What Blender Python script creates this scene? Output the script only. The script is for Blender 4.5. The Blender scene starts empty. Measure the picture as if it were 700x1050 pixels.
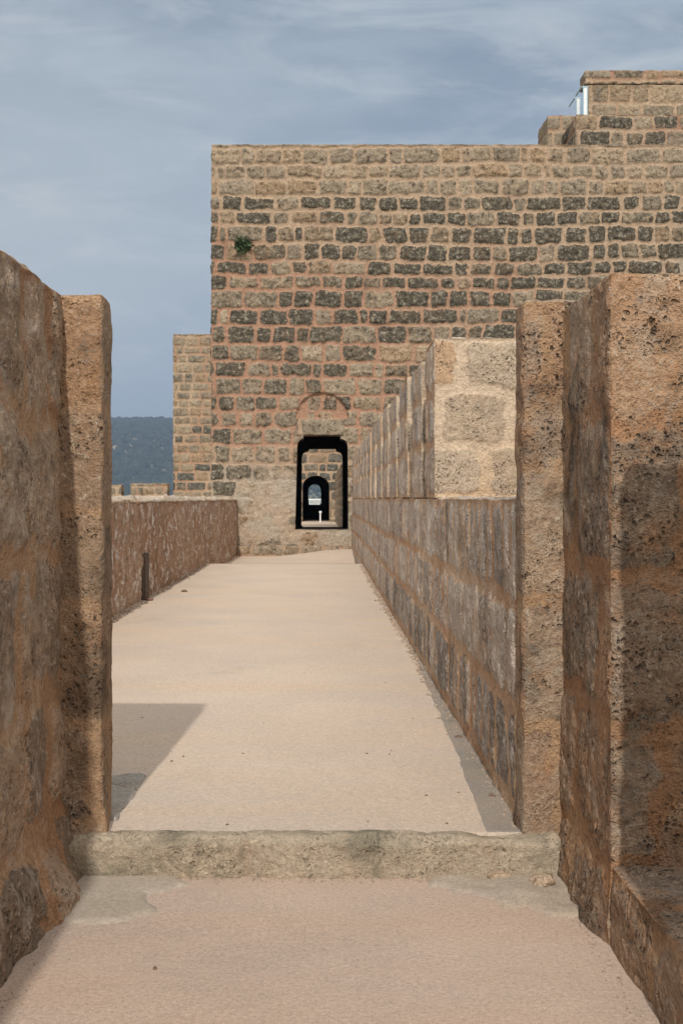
import bpy, math, random
import numpy as np

C = bpy.context.scene.collection
SC = bpy.context.scene
E = 1.6            # eye height above the lower walkway
F = 1200.0         # focal length in photo pixels (photo 700 x 1050)

# ------------------------------------------------------------------ noise
def _h(ix, iy, iz, seed):
    n = (ix.astype(np.int64) * 374761393 + iy.astype(np.int64) * 668265263 +
         iz.astype(np.int64) * 2147483647 + seed * 1442695041) & 0xFFFFFFFF
    n = ((n ^ (n >> 13)) * 1274126177) & 0xFFFFFFFF
    n = ((n ^ (n >> 16)) * 2246822519) & 0xFFFFFFFF
    return ((n ^ (n >> 15)) & 0xFFFFFF) / float(0xFFFFFF)

def vnoise(P, scale, seed=0):
    Q = P * scale
    I = np.floor(Q); f = Q - I; I = I.astype(np.int64)
    f = f * f * (3 - 2 * f)
    r = 0
    for dx in (0, 1):
        wx = f[:, 0] if dx else 1 - f[:, 0]
        for dy in (0, 1):
            wy = f[:, 1] if dy else 1 - f[:, 1]
            for dz in (0, 1):
                wz = f[:, 2] if dz else 1 - f[:, 2]
                r = r + wx * wy * wz * _h(I[:, 0] + dx, I[:, 1] + dy, I[:, 2] + dz, seed)
    return r * 2 - 1

def fbm(P, scale, octs=4, seed=0, gain=.5):
    r = 0; a = 1.0; t = 0
    for k in range(octs):
        r = r + a * vnoise(P + 13.7 * k, scale, seed + k * 17); t += a
        a *= gain; scale *= 2.03
    return r / t

def sm(a, b, x):
    t = np.clip((x - a) / (b - a), 0, 1)
    return t * t * (3 - 2 * t)

# ------------------------------------------------------------------ stone layout
class Layout:
    """coursed masonry: rows of stones with ragged outlines and mortar between"""
    def __init__(s, seed=1, ch=.42, cj=.12, w=(.5, .95), m=.035, warp=.03, r=.05, soft=.012,
                 depth=.03, rows=None, rough=.012, dark=None, red=None, plaster=None, z0=-12., z1=22., recess=None, offs=.02, bul=1., low=.5, slow=0.):
        s.__dict__.update(locals())
        rg = np.random.RandomState(seed)
        if rows is None:
            b = [z0]
            while b[-1] < z1: b.append(b[-1] + ch * (1 + cj * rg.uniform(-1, 1)))
        else:
            b = [rows[0] - ch * k for k in range(30, 0, -1)] + list(rows) + [rows[-1] + ch * k for k in range(1, 30)]
        s.b = np.array(b)
    def __call__(s, u, v, P, salt=0):
        S = s.seed * 31 + salt
        v0 = v; v = v + s.slow * fbm(P, .33, 2, S + 71)
        uw = u + s.warp * (fbm(P, 3.1, 3, S + 5) + .45 * fbm(P, 9.5, 2, S + 6))
        vw = v + s.warp * (.8 * fbm(P, 2.7, 3, S + 9) + .4 * fbm(P, 9, 2, S + 10))
        idx = np.clip(np.searchsorted(s.b, vw) - 1, 0, len(s.b) - 2)
        n = len(u); ident = np.zeros(n); drk = np.zeros(n); sdf = np.zeros(n); off = np.zeros(n)
        umin, umax = u.min() - 2, u.max() + 2
        for k in np.unique(idx):
            mk = idx == k
            rg = np.random.RandomState((S * 7919 + int(k) * 104729) % (2**31 - 1))
            # anchored at a fixed start so neighbouring faces agree
            st = math.floor(umin / 5) * 5 - 5
            cnt = int((umax - st) / s.w[0]) + 4
            ws = rg.uniform(s.w[0], s.w[1], cnt)
            ws = np.where(rg.rand(cnt) < .16, ws * .55, ws)
            eb = st + np.cumsum(np.concatenate([[0], ws])) + rg.uniform(0, .5)
            eb = np.concatenate([[st - 20], eb])
            uu = uw[mk]; vv = vw[mk]
            j = np.clip(np.searchsorted(eb, uu) - 1, 0, len(eb) - 2)
            R1 = rg.rand(len(eb)); R2 = rg.rand(len(eb)); R3 = rg.rand(len(eb)); R4 = rg.rand(len(eb)); R5 = rg.rand(len(eb))
            c = (eb[j] + eb[j + 1]) / 2; hw = (eb[j + 1] - eb[j]) / 2
            zc = (s.b[k] + s.b[k + 1]) / 2; hh = (s.b[k + 1] - s.b[k]) / 2
            mm = s.m * (.6 + .9 * R3[j]); m2 = s.m * (.6 + .9 * R4[j])
            tilt = (R5[j] - .5) * .12
            du = uu - c; dv = vv - zc + tilt * du * .5; du = du - tilt * dv
            rr = np.minimum(s.r, np.minimum(hw, hh) * .6)
            px = np.abs(du) - (hw - mm) + rr; py = np.abs(dv) - (hh - m2) + rr
            sdf[mk] = np.hypot(np.maximum(px, 0), np.maximum(py, 0)) + np.minimum(np.maximum(px, py), 0) - rr
            ident[mk] = R1[j]; off[mk] = R2[j]
            d = s.dark(c, np.full_like(c, zc)) if s.dark else 0.3
            drk[mk] = np.clip(d + (R5[j] - .5) * .75, 0, 1)
        so = s.soft
        mort = sm(-so, so, sdf + .6 * so * fbm(P, 22, 2, S + 3))
        pl = 0
        if s.plaster is not None:
            pl = s.plaster(u, v0, P); mort = np.maximum(mort, pl)
        bulge = sm(0, .09, -sdf) * .012
        h = -s.depth * mort + (1 - mort) * ((off - .5) * s.offs + bulge * s.bul)
        nz = fbm(P, 9, 4, S + 21)
        pit = np.clip(fbm(P, 26, 2, S + 33) - .32, 0, 1)
        h = h + s.rough * nz * (1.15 - .7 * mort) - s.rough * 2.2 * pit * (1 - .6 * mort) + s.rough * s.low * fbm(P, 1.9, 2, S + 41)
        if s.recess is not None: h = h - s.recess(u, v0)
        red = s.red(u, v0, P) if s.red else .5 + .8 * fbm(P, .8, 3, S + 50)
        return h, np.stack([ident, mort, drk, np.clip(red, 0, 1)], 1)

def lin(a, b, res):
    n = max(1, int(round((b - a) / res)))
    return np.linspace(a, b, n + 1)

def geo(a, b, r0, r1):
    """coordinates whose spacing grows from r0 to r1"""
    o = [a]
    while o[-1] < b:
        t = (o[-1] - a) / (b - a); o.append(o[-1] + r0 + (r1 - r0) * t)
    o = np.array(o); return a + (o - a) * (b - a) / (o[-1] - a)

def link_mesh(name, V, Q, cols, mat, parent=None, smooth=True):
    me = bpy.data.meshes.new(name)
    o = bpy.data.objects.new(name, me); C.objects.link(o)
    V = np.asarray(V, dtype=np.float64)
    if parent is not None:
        o.parent = parent; V = V - np.array(parent.location)
    me.vertices.add(len(V)); me.vertices.foreach_set('co', V.astype(np.float32).ravel())
    Q = np.asarray(Q, dtype=np.int32)
    k = Q.shape[1]
    me.loops.add(len(Q) * k); me.loops.foreach_set('vertex_index', Q.ravel())
    me.polygons.add(len(Q)); me.polygons.foreach_set('loop_start', np.arange(len(Q), dtype=np.int32) * k)
    me.polygons.foreach_set('loop_total', np.full(len(Q), k, dtype=np.int32))
    me.update(calc_edges=True)
    if smooth: me.polygons.foreach_set('use_smooth', np.ones(len(Q), dtype=bool))
    if cols is not None:
        at = me.color_attributes.new('sd', 'FLOAT_COLOR', 'POINT')
        at.data.foreach_set('color', np.asarray(cols, dtype=np.float32).ravel())
    me.validate(); me.materials.append(mat)
    return o

def snap_outline(p, poly):
    """nearest point on a closed polyline"""
    A = poly; B = np.roll(poly, -1, 0); best = np.full(len(p), 1e9); out = p.copy()
    for a, b in zip(A, B):
        ab = b - a; t = np.clip(((p - a) @ ab) / max(ab @ ab, 1e-12), 0, 1)
        q = a + t[:, None] * ab; d = np.hypot(*(p - q).T)
        mk = d < best; best[mk] = d[mk]; out[mk] = q[mk]
    return out

def inside(px, py, poly):
    r = np.zeros(len(px), bool); n = len(poly)
    for i in range(n):
        x1, y1 = poly[i]; x2, y2 = poly[(i + 1) % n]
        if y1 == y2: continue
        c = ((y1 > py) != (y2 > py)) & (px < (x2 - x1) * (py - y1) / (y2 - y1) + x1)
        r ^= c
    return r

def wall(name, xs, ys, zs, L, mat, parent=None, R=.03, hole=None, skip=(), tf=None, salt=0, edge=1.0, mat2=None):
    """a closed masonry block: six displaced grids meeting in worn, chipped edges"""
    ax = [np.asarray(xs, float), np.asarray(ys, float), np.asarray(zs, float)]
    VV = []; QQ = []; CC = []; MI = []; base = 0
    for a in range(3):
        b, c = [k for k in range(3) if k != a]
        for s in (-1, 1):
            key = ('-' if s < 0 else '+') + 'xyz'[a]
            if key in skip: continue
            gb, gc = np.meshgrid(ax[b], ax[c], indexing='ij')
            nb, nc = gb.shape
            P = np.zeros((nb * nc, 3)); P[:, b] = gb.ravel(); P[:, c] = gc.ravel()
            P[:, a] = ax[a][0] if s < 0 else ax[a][-1]
            D = np.zeros_like(P); fade = np.ones(len(P))
            for t in (b, c):
                for e in (0, -1):
                    if (('-' if e == 0 else '+') + 'xyz'[t]) in skip: continue
                    d = np.abs(P[:, t] - ax[t][e])
                    Pe = P.copy(); Pe[:, t] = ax[t][e]
                    Rv = R * (.55 + edge * np.clip(.5 + 1.1 * fbm(Pe, 5.5, 3, 77 + salt), 0, 1.6))
                    sel = d < Rv
                    th = math.pi / 4 * (1 - np.clip(d / Rv, 0, 1))
                    sg = 1 if e == 0 else -1
                    newd = Rv - Rv * np.sin(th)
                    D[sel, t] += sg * (newd - d)[sel]
                    D[sel, a] += -s * (Rv - Rv * np.cos(th))[sel]
                    fade = np.minimum(fade, np.clip(d / Rv, 0, 1))
            if a == 2: u, v = P[:, 0] * .7 + P[:, 1], P[:, 2] * 0 + P[:, 0] * .8
            else: u, v = P[:, b], P[:, 2]
            h, col = L(u, v, P, salt + (a * 2 if a == 2 else 0))
            D[:, a] += s * h * fade
            Pn = P + D
            I = np.arange(nb * nc).reshape(nb, nc)
            q = np.stack([I[:-1, :-1], I[1:, :-1], I[1:, 1:], I[:-1, 1:]], -1).reshape(-1, 4)
            if (s < 0) != (a == 1): q = q[:, ::-1]
            if hole is not None and a == 1:
                cx = P[q][:, :, 0].mean(1); cz = P[q][:, :, 2].mean(1)
                for hp in (hole if isinstance(hole, list) else [hole]):
                    drop = inside(cx, cz, hp)
                    vd = np.zeros(len(P), bool); vd[q[drop].ravel()] = 1
                    q = q[~drop]; cx = cx[~drop]; cz = cz[~drop]
                    vk = np.zeros(len(P), bool); vk[q.ravel()] = 1
                    bd = vd & vk
                    Pn[bd][:, [0, 2]]
                    sn = snap_outline(P[bd][:, [0, 2]], hp)
                    tmp = Pn[bd]; tmp[:, 0] = sn[:, 0]; tmp[:, 2] = sn[:, 1]; Pn[bd] = tmp
            MI += [1 if a == 1 else 0] * len(q); VV.append(Pn); QQ.append(q + base); CC.append(col); base += len(P)
    V = np.concatenate(VV); Q = np.concatenate(QQ); K = np.concatenate(CC)
    # drop unused vertices of holes
    used = np.zeros(len(V), bool); used[Q.ravel()] = 1
    remap = np.cumsum(used) - 1; V = V[used]; K = K[used]; Q = remap[Q]
    if tf is not None: V = tf(V)
    o = link_mesh(name, V, Q, K, mat, parent)
    if mat2 is not None:
        o.data.materials.append(mat2); o.data.polygons.foreach_set('material_index', np.array(MI, dtype=np.int32))
    return o

def reveal(name, poly, y0, y1, mat, parent, L=None, n=8):
    """the inner faces of an opening"""
    ys = np.linspace(y0, y1, n); pts = []
    for a, b in zip(poly, np.roll(poly, -1, 0)):
        k = max(1, int(np.hypot(*(b - a)) / .15))
        for t in range(k): pts.append(a + (b - a) * t / k)
    pts = np.array(pts); m = len(pts)
    V = np.zeros((m * n, 3))
    for i, y in enumerate(ys): V[i * m:(i + 1) * m, 0] = pts[:, 0]; V[i * m:(i + 1) * m, 1] = y; V[i * m:(i + 1) * m, 2] = pts[:, 1]
    Q = []
    for i in range(n - 1):
        for j in range(m):
            Q.append([i * m + j, i * m + (j + 1) % m, (i + 1) * m + (j + 1) % m, (i + 1) * m + j])
    cols = np.tile([.5, .6, .4, .4], (m * n, 1))
    return link_mesh(name, V, Q, cols, mat, parent, False)

# ------------------------------------------------------------------ materials
class NT:
    def __init__(s, mat):
        mat.use_nodes = True; s.t = mat.node_tree; s.t.nodes.clear(); s.n = s.t.nodes
    def new(s, ty, **k):
        o = s.n.new(ty)
        for a, b in k.items(): setattr(o, a, b)
        return o
    def link(s, a, b): s.t.links.new(a, b)
    def put(s, node, key, val):
        if isinstance(val, bpy.types.NodeSocket): s.link(val, node.inputs[key])
        else:
            if isinstance(val, tuple) and len(val) == 3 and node.inputs[key].type == 'RGBA': val = (*val, 1)
            node.inputs[key].default_value = val
    def noise(s, vec, scale, detail=4, rough=.55, dist=0):
        o = s.new('ShaderNodeTexNoise'); s.put(o, 'Vector', vec); s.put(o, 'Scale', scale); s.put(o, 'Detail', detail)
        s.put(o, 'Roughness', rough); s.put(o, 'Distortion', dist); return o.outputs['Fac']
    def vor(s, vec, scale, feature='F1', rnd=1):
        o = s.new('ShaderNodeTexVoronoi', feature=feature); s.put(o, 'Vector', vec); s.put(o, 'Scale', scale); s.put(o, 'Randomness', rnd)
        return o.outputs['Distance']
    def rng(s, v, a, b, c=0., d=1., smooth=True):
        o = s.new('ShaderNodeMapRange'); o.interpolation_type = 'SMOOTHSTEP' if smooth else 'LINEAR'
        s.put(o, 'Value', v); s.put(o, 'From Min', a); s.put(o, 'From Max', b); s.put(o, 'To Min', c); s.put(o, 'To Max', d)
        return o.outputs[0]
    def math(s, op, a, b=0.):
        o = s.new('ShaderNodeMath', operation=op); s.put(o, 0, a); s.put(o, 1, b); return o.outputs[0]
    def mix(s, f, a, b, mode='MIX'):
        o = s.new('ShaderNodeMix', data_type='RGBA', blend_type=mode)
        s.put(o, 0, f)
        for k, v in ((6, a), (7, b)):
            if isinstance(v, bpy.types.NodeSocket): s.link(v, o.inputs[k])
            else: o.inputs[k].default_value = (*v, 1) if len(v) == 3 else v
        return o.outputs[2]
    def ramp(s, v, stops):
        o = s.new('ShaderNodeValToRGB'); s.put(o, 0, v); e = o.color_ramp.elements
        while len(e) < len(stops): e.new(.5)
        for k, (p, c) in enumerate(stops): e[k].position = p; e[k].color = (*c, 1)
        return o.outputs[0]
    def bump(s, h, st, dist, nrm=None):
        o = s.new('ShaderNodeBump'); s.put(o, 'Height', h); s.put(o, 'Strength', st); s.put(o, 'Distance', dist)
        if nrm is not None: s.link(nrm, o.inputs['Normal'])
        return o.outputs[0]
    def out(s, col, rough=.9, nrm=None, spec=.2):
        b = s.new('ShaderNodeBsdfPrincipled'); s.put(b, 'Base Color', col); s.put(b, 'Roughness', rough)
        s.put(b, 'Specular IOR Level', spec)
        if nrm is not None: s.link(nrm, b.inputs['Normal'])
        o = s.new('ShaderNodeOutputMaterial'); s.link(b.outputs[0], o.inputs[0])

def stone_mat(name, light, mid, dark, mortar, mortar_red, ochre=(.36, .19, .09), ochre_amt=.3, scale=1., pits=.6,
              lichen=.5, bumpk=1., fleck=(.42, .39, .33), lich_col=(.05, .045, .038), crag=0., lth=.63, grey=None, fleckth=.56, streak=0.):
    m = bpy.data.materials.new(name); t = NT(m)
    tc = t.new('ShaderNodeTexCoord').outputs['Object']
    a = t.new('ShaderNodeAttribute', attribute_name='sd')
    sp = t.new('ShaderNodeSeparateColor'); t.link(a.outputs['Color'], sp.inputs[0])
    ident, mort, drk, red = sp.outputs[0], sp.outputs[1], sp.outputs[2], a.outputs['Alpha']
    n1 = t.noise(tc, 2.6 * scale, 4, .6); n2 = t.noise(tc, 11 * scale, 4, .68); n3 = t.noise(tc, 46 * scale, 3, .74)
    n4 = t.noise(tc, 120 * scale, 2, .7); nb = t.noise(tc, .55, 2, .6)
    base = t.ramp(ident, [(0, light), (.35, mid), (.7, tuple(.5 * (x + y) for x, y in zip(light, mid))), (1, mid)])
    hue = t.math('FRACT', t.math('MULTIPLY', ident, 7.31))
    base = t.mix(t.math('MULTIPLY', t.rng(hue, .55, 1), .5), base, tuple(x * y for x, y in zip(mid, (1.25, .95, .7))))
    base = t.mix(t.math('MULTIPLY', t.rng(hue, .35, 0), .5), base, tuple(x * y for x, y in zip(mid, (.85, .86, .9))))
    d = t.rng(t.math('ADD', drk, t.math('MULTIPLY', t.math('SUBTRACT', n2, .5), 1.1)), .32, .86)
    st = t.mix(d, base, dark)
    # pale flecks and small tonal grain
    st = t.mix(t.math('MULTIPLY', t.rng(n3, fleckth, fleckth + .13), .6), st, fleck)
    if crag:
        nc = t.noise(tc, 6.5, 4, .78)
        st = t.mix(t.math('MULTIPLY', t.rng(nc, .53, .62), t.math('ADD', crag * .45, t.math('MULTIPLY', d, crag * .3))), st, fleck)
        st = t.mix(t.math('MULTIPLY', t.rng(nc, .47, .38), crag), st, tuple(x * .42 for x in dark))
    st = t.mix(t.math('MULTIPLY', t.rng(t.noise(tc, 5.1 * scale, 5, .65), .5, .72), ochre_amt), st, ochre)
    mo = t.mix(t.rng(t.math('ADD', t.math('MULTIPLY', red, .75), t.math('MULTIPLY', n1, .5)), .45, .85), mortar, mortar_red)
    if grey: mo = t.mix(t.math('MULTIPLY', t.rng(red, .22, .02), t.rng(n1, .35, .6, .4, 1)), mo, grey)
    mo = t.mix(t.math('MULTIPLY', t.rng(n2, .5, .7), .3), mo, tuple(x * .6 for x in mortar))
    edge = t.rng(t.math('ADD', mort, t.math('MULTIPLY', t.math('SUBTRACT', n3, .5), .9)), .35, .65)
    col = t.mix(edge, st, mo)
    # dark lichen / weather crust with its own outline
    lm = t.rng(t.math('ADD', t.math('MULTIPLY', n1, .6), t.math('ADD', t.math('MULTIPLY', n3, .25), t.math('MULTIPLY', nb, .3))), lth, lth + .12)
    col = t.mix(t.math('MULTIPLY', lm, lichen), col, lich_col)
    col = t.mix(.85, col, t.mix(1, col, t.ramp(n3, [(.25, (.62, .62, .62)), (.75, (1.35, 1.33, 1.3))]), 'MULTIPLY'))
    col = t.mix(.6, col, t.mix(1, col, t.ramp(n4, [(.3, (.7, .7, .7)), (.7, (1.3, 1.3, 1.3))]), 'MULTIPLY'))
    if streak:
        ns = t.noise(tc, 5.5, 5, .74, .6)
        col = t.mix(t.math('MULTIPLY', t.rng(ns, .53, .60), streak), col, fleck)
        col = t.mix(t.math('MULTIPLY', t.rng(ns, .43, .35), streak * .8), col, tuple(x * .75 for x in dark))
    # pits of the porous stone, dirt and their inner shade darkened into the colour
    wv = t.new('ShaderNodeMapping'); t.link(tc, wv.inputs[0]); 
    vadd = t.new('ShaderNodeVectorMath', operation='ADD'); t.link(tc, vadd.inputs[0])
    nn = t.new('ShaderNodeTexNoise'); t.put(nn, 'Vector', tc); t.put(nn, 'Scale', 18 * scale); t.put(nn, 'Detail', 3)
    sc = t.new('ShaderNodeVectorMath', operation='SCALE'); t.link(nn.outputs['Color'], sc.inputs[0]); sc.inputs['Scale'].default_value = .06
    t.link(sc.outputs[0], vadd.inputs[1])
    v1 = t.vor(vadd.outputs[0], 34 * scale); v2 = t.vor(vadd.outputs[0], 85 * scale)
    pm = t.rng(t.noise(tc, 4.2 * scale, 3, .6), .42, .62)
    p1 = t.math('MULTIPLY', t.rng(v1, .12, .34, 1, 0), pm); p2 = t.math('MULTIPLY', t.rng(v2, .12, .32, 1, 0), pm)
    pit = t.math('MULTIPLY', t.math('MAXIMUM', p1, t.math('MULTIPLY', p2, .6)), t.rng(edge, 0, 1, 1, .35))
    col = t.mix(t.math('MULTIPLY', pit, pits * .5), col, tuple(x * .45 for x in dark))
    h = t.math('ADD', t.math('MULTIPLY', n2, .55), t.math('ADD', t.math('MULTIPLY', n3, .32), t.math('MULTIPLY', n4, .1)))
    h = t.math('SUBTRACT', h, t.math('MULTIPLY', pit, .55 * pits))
    t.out(col, .93, t.bump(h, .9 * bumpk, .045 / scale), .15)
    return m

tower_mat = stone_mat('tower_masonry', (.42, .33, .235), (.29, .235, .17), (.098, .086, .066), (.43, .315, .22), (.385, .23, .155),
                      ochre_amt=.15, scale=.42, pits=.35, lichen=.3, fleck=(.44, .385, .30), crag=.75, grey=(.40, .345, .275))
far_mat = stone_mat('distant_masonry', (.40, .31, .21), (.29, .23, .16), (.10, .095, .08), (.44, .33, .23), (.40, .26, .17),
                    ochre_amt=.1, scale=.3, pits=.3, lichen=.2, crag=.5)
near_mat = stone_mat('porous_limestone', (.42, .31, .215), (.33, .235, .165), (.17, .13, .10), (.42, .28, .17), (.36, .205, .115),
                     ochre=(.42, .215, .10), ochre_amt=.6, scale=1., pits=1.3, lichen=.85, bumpk=1.2, lth=.585, streak=.22)
left_mat = stone_mat('brown_weathered_stone', (.50, .375, .27), (.41, .285, .19), (.22, .165, .12), (.42, .265, .155), (.34, .19, .105),
                     ochre=(.36, .20, .10), ochre_amt=.3, scale=.9, pits=.8, lichen=.5, fleck=(.56, .48, .40), fleckth=.57, streak=.3)
pier_mat = stone_mat('ochre_pitted_stone', (.40, .29, .195), (.32, .22, .145), (.15, .115, .085), (.38, .25, .155), (.33, .195, .11), ochre=(.34, .19, .095), ochre_amt=.5, scale=1., pits=1.1, lichen=.7, lth=.6)
para_mat = stone_mat('grey_parapet_stone', (.56, .48, .405), (.40, .33, .27), (.21, .18, .155), (.52, .36, .235), (.45, .27, .16),
                     ochre_amt=.3, scale=.9, pits=.8, lichen=.5, fleck=(.64, .58, .51), streak=.35)
merlon_mat = stone_mat('sunlit_cream_mortar_masonry', (.47, .39, .30), (.41, .315, .225), (.22, .185, .145), (.56, .44, .325), (.52, .38, .25), fleck=(.50, .43, .345),
                       ochre_amt=.12, scale=1., pits=1., lichen=.25)
rubble_mat = stone_mat('rough_rendered_rubble', (.52, .42, .33), (.40, .30, .22), (.17, .14, .11), (.44, .30, .21), (.38, .235, .15),
                       ochre_amt=.2, scale=.5, pits=.4, lichen=.45, fleck=(.72, .66, .60), crag=.5, fleckth=.5, streak=.85)
step_mat = stone_mat('mossy_step_stone', (.47, .395, .30), (.40, .335, .255), (.19, .17, .125), (.40, .32, .235), (.32, .25, .17),
                     ochre_amt=.15, scale=1.3, pits=.5, lichen=.75, lich_col=(.13, .125, .09), fleck=(.5, .44, .34), lth=.575)
pave_mat = stone_mat('grey_paving_stone', (.46, .42, .37), (.40, .37, .325), (.26, .24, .21), (.50, .40, .31), (.3, .25, .2), ochre_amt=.1, pits=.3, lichen=.2)
passage_shade_mat = stone_mat('shade_painted_passage_stone', (.05, .045, .038), (.04, .036, .03), (.02, .02, .018), (.045, .036, .028), (.045, .036, .028), ochre_amt=0, pits=.2, lichen=.3, fleck=(.06, .055, .05))  # near-black tone paints the passage shade into the stone colour

cap_mat = stone_mat('pale_worn_coping', (.56, .48, .385), (.47, .38, .295), (.27, .22, .175), (.50, .385, .28), (.48, .34, .24), ochre_amt=.15, scale=.6, pits=.3, lichen=.35, fleck=(.75, .70, .62))
def floor_mat(name, a, b, c, speck=.5):
    m = bpy.data.materials.new(name); t = NT(m); tc = t.new('ShaderNodeTexCoord').outputs['Object']
    mp = t.new('ShaderNodeMapping'); t.link(tc, mp.inputs[0]); mp.inputs['Scale'].default_value = (.35, 1.6, 1)
    n1 = t.noise(tc, .9, 5, .6); n2 = t.noise(mp.outputs[0], 1.1, 5, .6); n3 = t.noise(tc, 60, 4, .7); n4 = t.noise(tc, 190, 2, .6)
    col = t.mix(t.rng(n1, .35, .65), a, b)
    col = t.mix(t.math('MULTIPLY', t.rng(n2, .44, .66), .65), col, c)
    mp2 = t.new('ShaderNodeMapping'); t.link(tc, mp2.inputs[0]); mp2.inputs['Scale'].default_value = (1, .25, 1)
    col = t.mix(.8, col, t.mix(1, col, t.ramp(n3, [(.3, (.76, .76, .77)), (.7, (1.2, 1.19, 1.17))]), 'MULTIPLY'))
    col = t.mix(.7, col, t.mix(1, col, t.ramp(n4, [(.3, (.76, .76, .77)), (.7, (1.22, 1.2, 1.18))]), 'MULTIPLY'))
    v = t.vor(tc, 70)
    sp = t.math('MULTIPLY', t.rng(v, .06, .16, 1, 0), t.rng(t.noise(tc, 9, 2), .5, .66))
    col = t.mix(t.math('MULTIPLY', sp, speck), col, (.20, .14, .10))
    # faint worn grey stains and hairline damp marks
    stn = t.rng(t.noise(tc, .7, 6, .7, .6), .56, .72)
    col = t.mix(t.math('MULTIPLY', stn, .28), col, (.34, .29, .245))
    h = t.math('ADD', t.math('MULTIPLY', n3, .6), t.math('ADD', t.math('MULTIPLY', n4, .4), t.math('MULTIPLY', t.noise(tc, 12, 4, .6), .9)))
    t.out(col, .92, t.bump(h, .55, .012), .15)
    return m
floor_up = floor_mat('sand_render_upper', (.61, .505, .41), (.555, .465, .385), (.61, .475, .355))
floor_lo = floor_mat('sand_render_lower', (.54, .425, .345), (.47, .375, .31), (.535, .40, .305), .8)
cement = floor_mat('grey_cement', (.44, .38, .315), (.40, .345, .28), (.45, .36, .28), .7)

shade_strip_mat = floor_mat('painted_shade_strip', (.33, .29, .245), (.27, .245, .215), (.36, .29, .22), .7)  # grey of the painted shade strip at the right parapet foot
def plain(name, col, rough=.6, metal=0, var=.12):
    m = bpy.data.materials.new(name); t = NT(m); tc = t.new('ShaderNodeTexCoord').outputs['Object']
    n = t.noise(tc, 25, 4, .6)
    c = t.mix(1, t.mix(0, col, col), t.ramp(n, [(.3, (1 - var,) * 3), (.7, (1 + var,) * 3)]), 'MULTIPLY')
    t.out(c, rough, t.bump(n, .1, .005), .4); return m
white_paint = plain('white_paint', (.78, .79, .78), .4)
steel = plain('pale_blue_frame', (.35, .5, .58), .4)
pebble_mat = plain('brown_pebble', (.17, .10, .07), .9, var=.4)
grit_mat = plain('sandy_grit', (.36, .27, .20), .9, var=.55)
plug_mat = plain('slot_shade_plug', (.10, .07, .05), .95, var=.4)
leaf_mat = plain('tuft_leaf', (.055, .085, .035), .8, var=.4)

# ------------------------------------------------------------------ tagging
def empty(name, loc, label, cat, group=None):
    o = bpy.data.objects.new(name, None); C.objects.link(o); o.location = loc
    o['label'] = label; o['category'] = cat
    if group: o['group'] = group
    o.empty_display_size = .3
    bpy.context.view_layer.update()
    return o
def tag(o, label, cat, group=None):
    o['label'] = label; o['category'] = cat
    if group: o['group'] = group
    return o
def struct(o, stuff=False):
    o['kind'] = 'stuff' if stuff else 'structure'; return o

def sheet(name, xs, ys, zf, mat, skirt=0.):
    gx, gy = np.meshgrid(xs, ys, indexing='ij'); nx, ny = gx.shape
    P = np.stack([gx.ravel(), gy.ravel(), np.zeros(nx * ny)], 1)
    P[:, 2] = zf(P)
    I = np.arange(nx * ny).reshape(nx, ny)
    q = np.stack([I[:-1, :-1], I[1:, :-1], I[1:, 1:], I[:-1, 1:]], -1).reshape(-1, 4)
    if skirt:
        ring = np.concatenate([I[:, 0], I[-1, 1:], I[-2::-1, -1], I[0, -2:0:-1]])
        low = P[ring].copy(); low[:, 2] -= skirt
        b = len(P); P = np.concatenate([P, low]); m = len(ring); k = np.arange(m); k2 = (k + 1) % m
        q = np.concatenate([q, np.stack([ring[k], b + k, b + k2, ring[k2]], 1)])
    return link_mesh(name, P, q, None, mat)

# ================================================================== THE PLACE
# ---- walkways
low_f = struct(sheet('lower_walkway', lin(-1.35, 1.35, .03), lin(-3, 5.1, .03),
               lambda P: .006 * fbm(P, .9, 3, 3) + .0018 * fbm(P, 14, 2, 4), floor_lo, .2))
UPX0, UPX1 = -2.75, 1.2
up_f = struct(sheet('upper_walkway', lin(UPX0, UPX1, .05), geo(5.02, 25.8, .03, .15),
              lambda P: .16 + .005 * fbm(P, .6, 3, 8) + .0015 * fbm(P, 14, 2, 4), floor_up, .5))
far_f = struct(sheet('far_walkway', lin(-3.3, 1.6, .06), lin(25.6, 35.2, .08),
              lambda P: -.13 + sm(-1.6, .9, P[:, 0]) * sm(31, 34.5, P[:, 1]) * .22 + .012 * fbm(P, 1.4, 4, 12), floor_up, .3))
ram = wall('rampart', lin(-3.3, 1.75, .5), lin(-4, 35.3, .5), lin(-11, -.16, .5), Layout(seed=40, rough=.01), far_mat, None, R=.05)
struct(ram)

def skew(V):
    V = V.copy(); V[:, 0] += (V[:, 1] - 5.) * .0027; return V

ROWS = [.26, .80, 1.34, 1.90, 2.46]
def pl_near(u, v, P):
    return sm(.3, .7, fbm(P, 1.7, 4, 91)) * .8
Lnear = Layout(seed=5, ch=.55, rows=ROWS, w=(.45, .8), m=.045, warp=.10, r=.07, soft=.05, depth=.008, rough=.013, offs=.01, bul=.3,
               dark=lambda c, z: .3 + 0 * c, plaster=pl_near)
Lleft = Layout(seed=8, ch=.55, rows=[r + .03 for r in ROWS], w=(.3, .6), m=.04, warp=.10, r=.07, soft=.04, depth=.013, rough=.018, offs=.016, bul=.4,
               dark=lambda c, z: .3 + .25 * (z < .6), plaster=lambda u, v, P: sm(.35, .7, fbm(P, 1.5, 4, 17)) * .8)

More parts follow.
